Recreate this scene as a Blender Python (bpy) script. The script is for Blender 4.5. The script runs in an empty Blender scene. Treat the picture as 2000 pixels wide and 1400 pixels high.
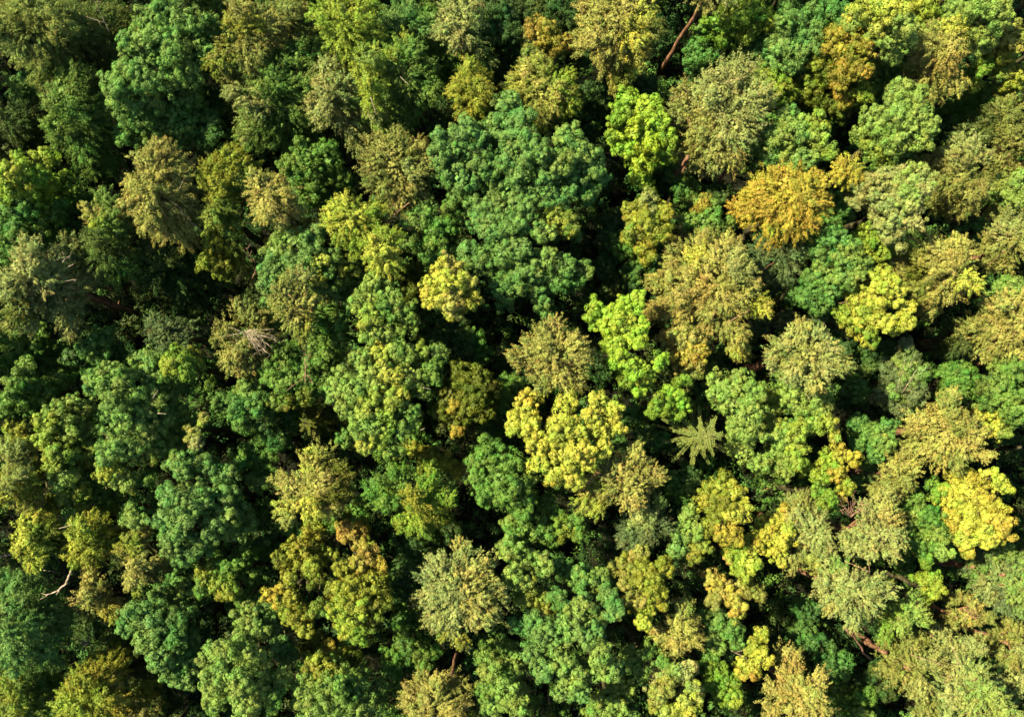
import bpy, math, random
import numpy as np
from mathutils import Vector, Matrix, Euler

# ------------------------------------------------------------------ scene
scene = bpy.context.scene
COL = scene.collection
CAM_H = 92.0
FPX = 1732.0                      # focal length in photo pixels (2000 wide)
TILT_X, TILT_Y = math.radians(4.62), math.radians(-1.3)
ROT = Euler((TILT_X, TILT_Y, 0.0), 'XYZ').to_matrix()
CAM = np.array((0.0, 0.0, CAM_H))
NADIR = np.array((960.0, 840.0))
RM = np.array(ROT)


def spot(px, py, z):
    """World point at height z seen in the survey photo at (px, py)."""
    d = RM @ np.array((px - 1000.0, 700.0 - py, -FPX))
    return CAM + d * ((z - CAM_H) / d[2])


cam = bpy.data.cameras.new('camera')
cam.sensor_width = 36.0
cam.lens = 36.0 * FPX / 2000.0
cam.clip_start, cam.clip_end = 1.0, 5000.0
cam_ob = bpy.data.objects.new('camera', cam)
cam_ob.location = CAM
cam_ob.rotation_euler = (TILT_X, TILT_Y, 0.0)
COL.objects.link(cam_ob)
scene.camera = cam_ob

# ------------------------------------------------------------------ light
SUN_AZ = (-0.94, 0.34)
SUN_EL = math.radians(49)
n_ = math.hypot(*SUN_AZ)
to_sun = Vector((SUN_AZ[0] / n_ * math.cos(SUN_EL), SUN_AZ[1] / n_ * math.cos(SUN_EL), math.sin(SUN_EL)))
sun = bpy.data.lights.new('sun', 'SUN')
sun.energy = 5.0
sun.angle = math.radians(1.0)
sun.color = (1.0, 0.885, 0.63)
sun_ob = bpy.data.objects.new('sun', sun)
sun_ob.rotation_euler = to_sun.to_track_quat('Z', 'Y').to_euler()
sun_ob.location = (-60, 20, 80)
COL.objects.link(sun_ob)
world = bpy.data.worlds.new('World')
scene.world = world
world.use_nodes = True
nt = world.node_tree
nt.nodes.clear()
sky = nt.nodes.new('ShaderNodeTexSky')
sky.sky_type = 'NISHITA'
sky.sun_disc = False
sky.sun_elevation = SUN_EL
sky.sun_rotation = math.atan2(SUN_AZ[0], SUN_AZ[1])
bg = nt.nodes.new('ShaderNodeBackground')
bg.inputs['Strength'].default_value = 0.07
wo = nt.nodes.new('ShaderNodeOutputWorld')
nt.links.new(sky.outputs[0], bg.inputs['Color'])
nt.links.new(bg.outputs[0], wo.inputs['Surface'])
scene.view_settings.view_transform = 'Standard'
scene.view_settings.look = 'None'
scene.view_settings.exposure = 2.5
scene.view_settings.gamma = 1.0
scene.cycles.max_bounces = 4
scene.cycles.diffuse_bounces = 3
scene.cycles.glossy_bounces = 1
scene.cycles.transmission_bounces = 2
scene.cycles.use_denoising = True
scene.render.use_persistent_data = False

# ------------------------------------------------------------------ colour
PAL = {  # leaf colours as they look in full sun, plus an emerald darkened as painted shade, 0..255
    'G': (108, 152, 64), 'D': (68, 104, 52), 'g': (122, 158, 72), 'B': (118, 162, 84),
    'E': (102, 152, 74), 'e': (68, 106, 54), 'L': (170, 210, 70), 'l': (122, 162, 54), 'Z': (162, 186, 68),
    'Y': (202, 208, 84), 'A': (200, 180, 72), 'H': (132, 170, 82), 'F': (124, 168, 82), 'Q': (172, 180, 84), 'V': (190, 214, 64), 'M': (160, 168, 60), 'm': (108, 120, 36),
    'K': (186, 182, 98), 'k': (150, 154, 80), 'S': (168, 178, 108), 's': (108, 128, 82),
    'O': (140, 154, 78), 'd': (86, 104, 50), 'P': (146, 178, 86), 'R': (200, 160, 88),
    'T': (186, 170, 92), 'a': (180, 156, 50)}
LEAF_K = 0.38


def lin(c):
    c = np.asarray(c, float) / 255.0
    return np.where(c <= 0.04045, c / 12.92, ((c + 0.055) / 1.055) ** 2.4)


PAL = {k: lin(v) * LEAF_K * np.array((1.0, 1.01, 0.80)) for k, v in PAL.items()}

# ------------------------------------------------------------------ materials


def leaf_material(name, rough, trans):
    m = bpy.data.materials.new(name)
    m.use_nodes = True
    t = m.node_tree
    t.nodes.clear()
    out = t.nodes.new('ShaderNodeOutputMaterial')
    att = t.nodes.new('ShaderNodeAttribute')
    att.attribute_name = 'leaf_colour'
    tc = t.nodes.new('ShaderNodeTexCoord')
    nz = t.nodes.new('ShaderNodeTexNoise')
    nz.inputs['Scale'].default_value = 0.55
    nz.inputs['Detail'].default_value = 3.0
    hsv = t.nodes.new('ShaderNodeHueSaturation')
    mr = t.nodes.new('ShaderNodeMapRange')
    mr.inputs['From Min'].default_value = 0.3
    mr.inputs['From Max'].default_value = 0.7
    mr.inputs['To Min'].default_value = 0.475
    mr.inputs['To Max'].default_value = 0.525
    t.links.new(tc.outputs['Object'], nz.inputs['Vector'])
    t.links.new(nz.outputs['Fac'], mr.inputs['Value'])
    t.links.new(mr.outputs[0], hsv.inputs['Hue'])
    t.links.new(att.outputs['Color'], hsv.inputs['Color'])
    bs = t.nodes.new('ShaderNodeBsdfPrincipled')
    bs.inputs['Roughness'].default_value = rough
    bs.inputs['Specular IOR Level'].default_value = 0.14
    tr = t.nodes.new('ShaderNodeBsdfTranslucent')
    mx = t.nodes.new('ShaderNodeMixShader')
    mx.inputs[0].default_value = trans
    t.links.new(hsv.outputs[0], bs.inputs['Base Color'])
    t.links.new(hsv.outputs[0], tr.inputs['Color'])
    t.links.new(bs.outputs[0], mx.inputs[1])
    t.links.new(tr.outputs[0], mx.inputs[2])
    t.links.new(mx.outputs[0], out.inputs['Surface'])
    return m


def bark_material(name, a, b, scale=3.0):
    m = bpy.data.materials.new(name)
    m.use_nodes = True
    t = m.node_tree
    bs = t.nodes['Principled BSDF']
    bs.inputs['Roughness'].default_value = 0.9
    bs.inputs['Specular IOR Level'].default_value = 0.04
    tc = t.nodes.new('ShaderNodeTexCoord')
    mp = t.nodes.new('ShaderNodeMapping')
    mp.inputs['Scale'].default_value = (1, 1, 0.25)
    nz = t.nodes.new('ShaderNodeTexNoise')
    nz.inputs['Scale'].default_value = scale
    nz.inputs['Detail'].default_value = 8
    cr = t.nodes.new('ShaderNodeValToRGB')
    cr.color_ramp.elements[0].position = 0.35
    cr.color_ramp.elements[1].position = 0.65
    cr.color_ramp.elements[0].color = (*lin(a), 1)
    cr.color_ramp.elements[1].color = (*lin(b), 1)
    bp = t.nodes.new('ShaderNodeBump')
    bp.inputs['Strength'].default_value = 0.8
    bp.inputs['Distance'].default_value = 0.05
    t.links.new(tc.outputs['Object'], mp.inputs[0])
    t.links.new(mp.outputs[0], nz.inputs['Vector'])
    t.links.new(nz.outputs['Fac'], cr.inputs[0])
    t.links.new(cr.outputs[0], bs.inputs['Base Color'])
    t.links.new(nz.outputs['Fac'], bp.inputs['Height'])
    t.links.new(bp.outputs[0], bs.inputs['Normal'])
    return m


LEAF = leaf_material('broad_leaf', 0.6, 0.34)
NEEDLE = leaf_material('fine_leaf', 0.7, 0.30)
BARK = bark_material('grey_brown_bark', (28, 28, 17), (64, 60, 40))
PINEBARK = bark_material('red_pine_bark', (60, 44, 32), (112, 82, 60), 5.0)
PALEBARK = bark_material('pale_bare_wood', (66, 58, 48), (134, 120, 100), 4.0)
GREYBARK = bark_material('grey_bare_wood', (74, 66, 54), (134, 122, 100), 4.0)
PINKBARK = bark_material('pinkish_bare_wood', (84, 62, 48), (132, 102, 80), 4.0)

# ------------------------------------------------------------------ mesh helpers


def tag(o, label=None, cat=None, group=None, kind=None):
    if label: o['label'] = label
    if cat: o['category'] = cat
    if group: o['group'] = group
    if kind: o['kind'] = kind
    return o


def mesh_from(name, V, nper, mat, colours=None, parent=None, smooth=False):
    """V: (N*nper,3) loose polygons of nper corners each."""
    N = len(V) // nper
    me = bpy.data.meshes.new(name)
    me.vertices.add(len(V))
    me.vertices.foreach_set('co', np.ascontiguousarray(V, dtype=np.float32).ravel())
    me.loops.add(len(V))
    me.loops.foreach_set('vertex_index', np.arange(len(V), dtype=np.int32))
    me.polygons.add(N)
    me.polygons.foreach_set('loop_start', np.arange(0, len(V), nper, dtype=np.int32))
    me.update(calc_edges=True)
    if colours is not None:
        at = me.attributes.new('leaf_colour', 'FLOAT_COLOR', 'FACE')
        c4 = np.ones((N, 4), dtype=np.float32)
        c4[:, :3] = colours
        at.data.foreach_set('color', c4.ravel())
    me.materials.append(mat)
    o = bpy.data.objects.new(name, me)
    COL.objects.link(o)
    if parent is not None:
        o.parent = parent
    return o


class Tubes:
    """Tapered bent tubes collected into one mesh."""

    def __init__(self):
        self.v, self.f = [], []

    def tube(self, pts, radii, sides=7):
        pts = [Vector(p) for p in pts]
        base = len(self.v)
        n = len(pts)
        for i, p in enumerate(pts):
            d = (pts[min(i + 1, n - 1)] - pts[max(i - 1, 0)])
            if d.length < 1e-6: d = Vector((0, 0, 1))
            d.normalize()
            a = d.cross(Vector((0.31, 0.77, 0.56)))
            if a.length < 1e-3: a = d.cross(Vector((1, 0, 0)))
            a.normalize()
            b = d.cross(a)
            for k in range(sides):
                t = 2 * math.pi * k / sides
                self.v.append(p + (a * math.cos(t) + b * math.sin(t)) * radii[i])
        for i in range(n - 1):
            for k in range(sides):
                k2 = (k + 1) % sides
                self.f.append((base + i * sides + k, base + i * sides + k2,
                               base + (i + 1) * sides + k2, base + (i + 1) * sides + k))
        self.f.append(tuple(base + k for k in range(sides))[::-1])
        self.f.append(tuple(base + (n - 1) * sides + k for k in range(sides)))

    def limb(self, rng, a, b, r0, r1, wob=0.08, n=5, sag=0.0, sides=5):
        a, b = np.asarray(a, float), np.asarray(b, float)
        L = np.linalg.norm(b - a)
        pts, rad = [], []
        for i in range(n + 1):
            t = i / n
            p = a + (b - a) * t
            if 0 < i < n:
                p = p + rng.normal(0, wob * L * 0.35, 3)
            p[2] += sag * L * math.sin(math.pi * t)
            pts.append(p)
            rad.append(r0 + (r1 - r0) * t ** 0.8)
        self.tube(pts, rad, sides)
        return pts

    def build(self, name, mat, parent=None):
        me = bpy.data.meshes.new(name)
        off = Vector(parent.location) if parent is not None else Vector((0, 0, 0))
        me.from_pydata([tuple(v - off) for v in self.v], [], self.f)
        me.materials.append(mat)
        for p in me.polygons: p.use_smooth = True
        o = bpy.data.objects.new(name, me)
        COL.objects.link(o)
        o.parent = parent
        return o


def unit(v):
    return v / np.maximum(np.linalg.norm(v, axis=-1, keepdims=True), 1e-9)


SPEC = {  # clump radius, clump spacing (per m2), leaves per clump, leaf length, leaf width, lobe squash, jitter
    'b': dict(cr=0.34, dens=3.9, n=84, ll=0.128, lw=0.096, rz=0.95, jit=0.20, rnd=0.20, shell=0.72, spray=0.0, lift=0),
    'f': dict(cr=0.27, dens=5.8, n=60, ll=0.118, lw=0.068, rz=1.15, jit=0.26, rnd=0.42, shell=0.55, spray=0.8, lift=-0.55),
    'p': dict(cr=0.26, dens=6.0, n=46, ll=0.150, lw=0.064, rz=0.90, jit=0.26, rnd=0.42, shell=0.5, spray=1.0, lift=0.15)}


def leaves_for(rng, P, Nrm, R, colours, sp, up=0.25, centre=None):
    """P clump centres, Nrm outward directions, R radii, colours per clump -> quads, colours."""
    M, K = len(P), sp['n']
    AX = np.zeros((M, 3))
    if centre is not None:
        AX[:, :2] = unit(P[:, :2] - centre[None, :2])
    d = unit(rng.normal(size=(M, K, 3)) + Nrm[:, None, :] * 0.75 + np.array((0, 0, up)))
    rad = R[:, None, None] * rng.uniform(sp['shell'], 1.10, (M, K, 1))
    off = d * rad
    if sp['spray'] > 0:                     # foliage sprays drawn out along their twig
        A = unit(Nrm * 0.6 + AX * 0.9 + rng.normal(0, 0.30, (M, 3)) + np.array((0, 0, sp['lift'])))
        al = (off * A[:, None, :]).sum(-1, keepdims=True)
        off = off * (1 - 0.35 * sp['spray']) + A[:, None, :] * al * (1.5 * sp['spray'])
    c = P[:, None, :] + off
    nn = unit(d + sp['rnd'] * rng.normal(size=(M, K, 3)))
    t = unit(np.cross(nn, rng.normal(size=(M, K, 3))))
    b = np.cross(nn, t)
    s = rng.uniform(0.7, 1.25, (M, K, 1))
    hl, hw = sp['ll'] * 0.5 * s, sp['lw'] * 0.5 * s
    V = np.stack([c + t * hl, c + b * hw, c - t * hl, c - b * hw], axis=2).reshape(-1, 3)
    cc = colours[:, None, :] * rng.uniform(0.86, 1.16, (M, K, 1))
    cc = cc * (1 + rng.normal(0, 0.04, (M, K, 3)))
    return V, np.clip(cc, 0.002, 0.8).reshape(-1, 3)


def crown_clumps(rng, lobes, sp):
    """lobes: list of (centre, r, colour). Returns clump arrays on the outer faces of the lobe union."""
    C = np.array([l[0] for l in lobes]); R = np.array([l[1] for l in lobes])
    P, N, Q, CC = [], [], [], []
    for i, (c, r, col) in enumerate(lobes):
        m = max(5, int(sp['dens'] * 2 * math.pi * r * r * 0.95))
        d = unit(rng.normal(size=(m * 2, 3)))
        d = d[d[:, 2] > -0.55][:m]
        rr = r * (1 - sp['cr'] * 0.35) * (1 + sp['jit'] * rng.normal(size=(len(d), 1)))
        p = c + d * rr * np.array((1, 1, sp['rz']))
        keep = np.ones(len(p), bool)
        for j in range(len(lobes)):
            if j != i:
                q = (p - C[j]) / np.array((1, 1, sp['rz']))
                keep &= np.linalg.norm(q, axis=1) > R[j] * 0.72
        p, d = p[keep], d[keep]
        P.append(p); N.append(d)
        Q.append(sp['cr'] * rng.uniform(0.5, 1.4, len(p)) * min(1.0, 0.6 + 0.45 * r))
        base = col * rng.uniform(0.90, 1.10) * (1 + np.array((rng.normal(0, 0.07), rng.normal(0, 0.02), 0)))
        CC.append(base[None, :] * rng.uniform(0.88, 1.13, (len(p), 1)) * (1 + rng.normal(0, 0.05, (len(p), 3))))
    return np.concatenate(P), np.concatenate(N), np.concatenate(Q), np.concatenate(CC)


def inner_leaves(rng, lobes, fine=False):
    """Larger overlapping sprays of foliage inside the boughs, so that crowns are not see-through."""
    V, C = [], []
    for c, r, col in lobes:
        m = int((44 + 40 * r) * (2.0 if fine else 1.0))
        d = unit(rng.normal(size=(m, 3)))
        p = c + d * r * rng.uniform(0.25, 0.70, (m, 1))
        nn = unit(d + np.array((0, 0, 0.5)) + 0.5 * rng.normal(size=(m, 3)))
        t = unit(np.cross(nn, rng.normal(size=(m, 3))))
        b = np.cross(nn, t)
        s = (0.12 + 0.13 * r) * (0.62 if fine else 0.9) * rng.uniform(0.7, 1.3, (m, 1))
        V.append(np.stack([p + t * s, p + b * s * 0.8, p - t * s, p - b * s * 0.8], 1).reshape(-1, 3))
        C.append(col[None] * rng.uniform(0.7, 1.15, (m, 1)))
    return np.concatenate(V), np.concatenate(C)


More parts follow.
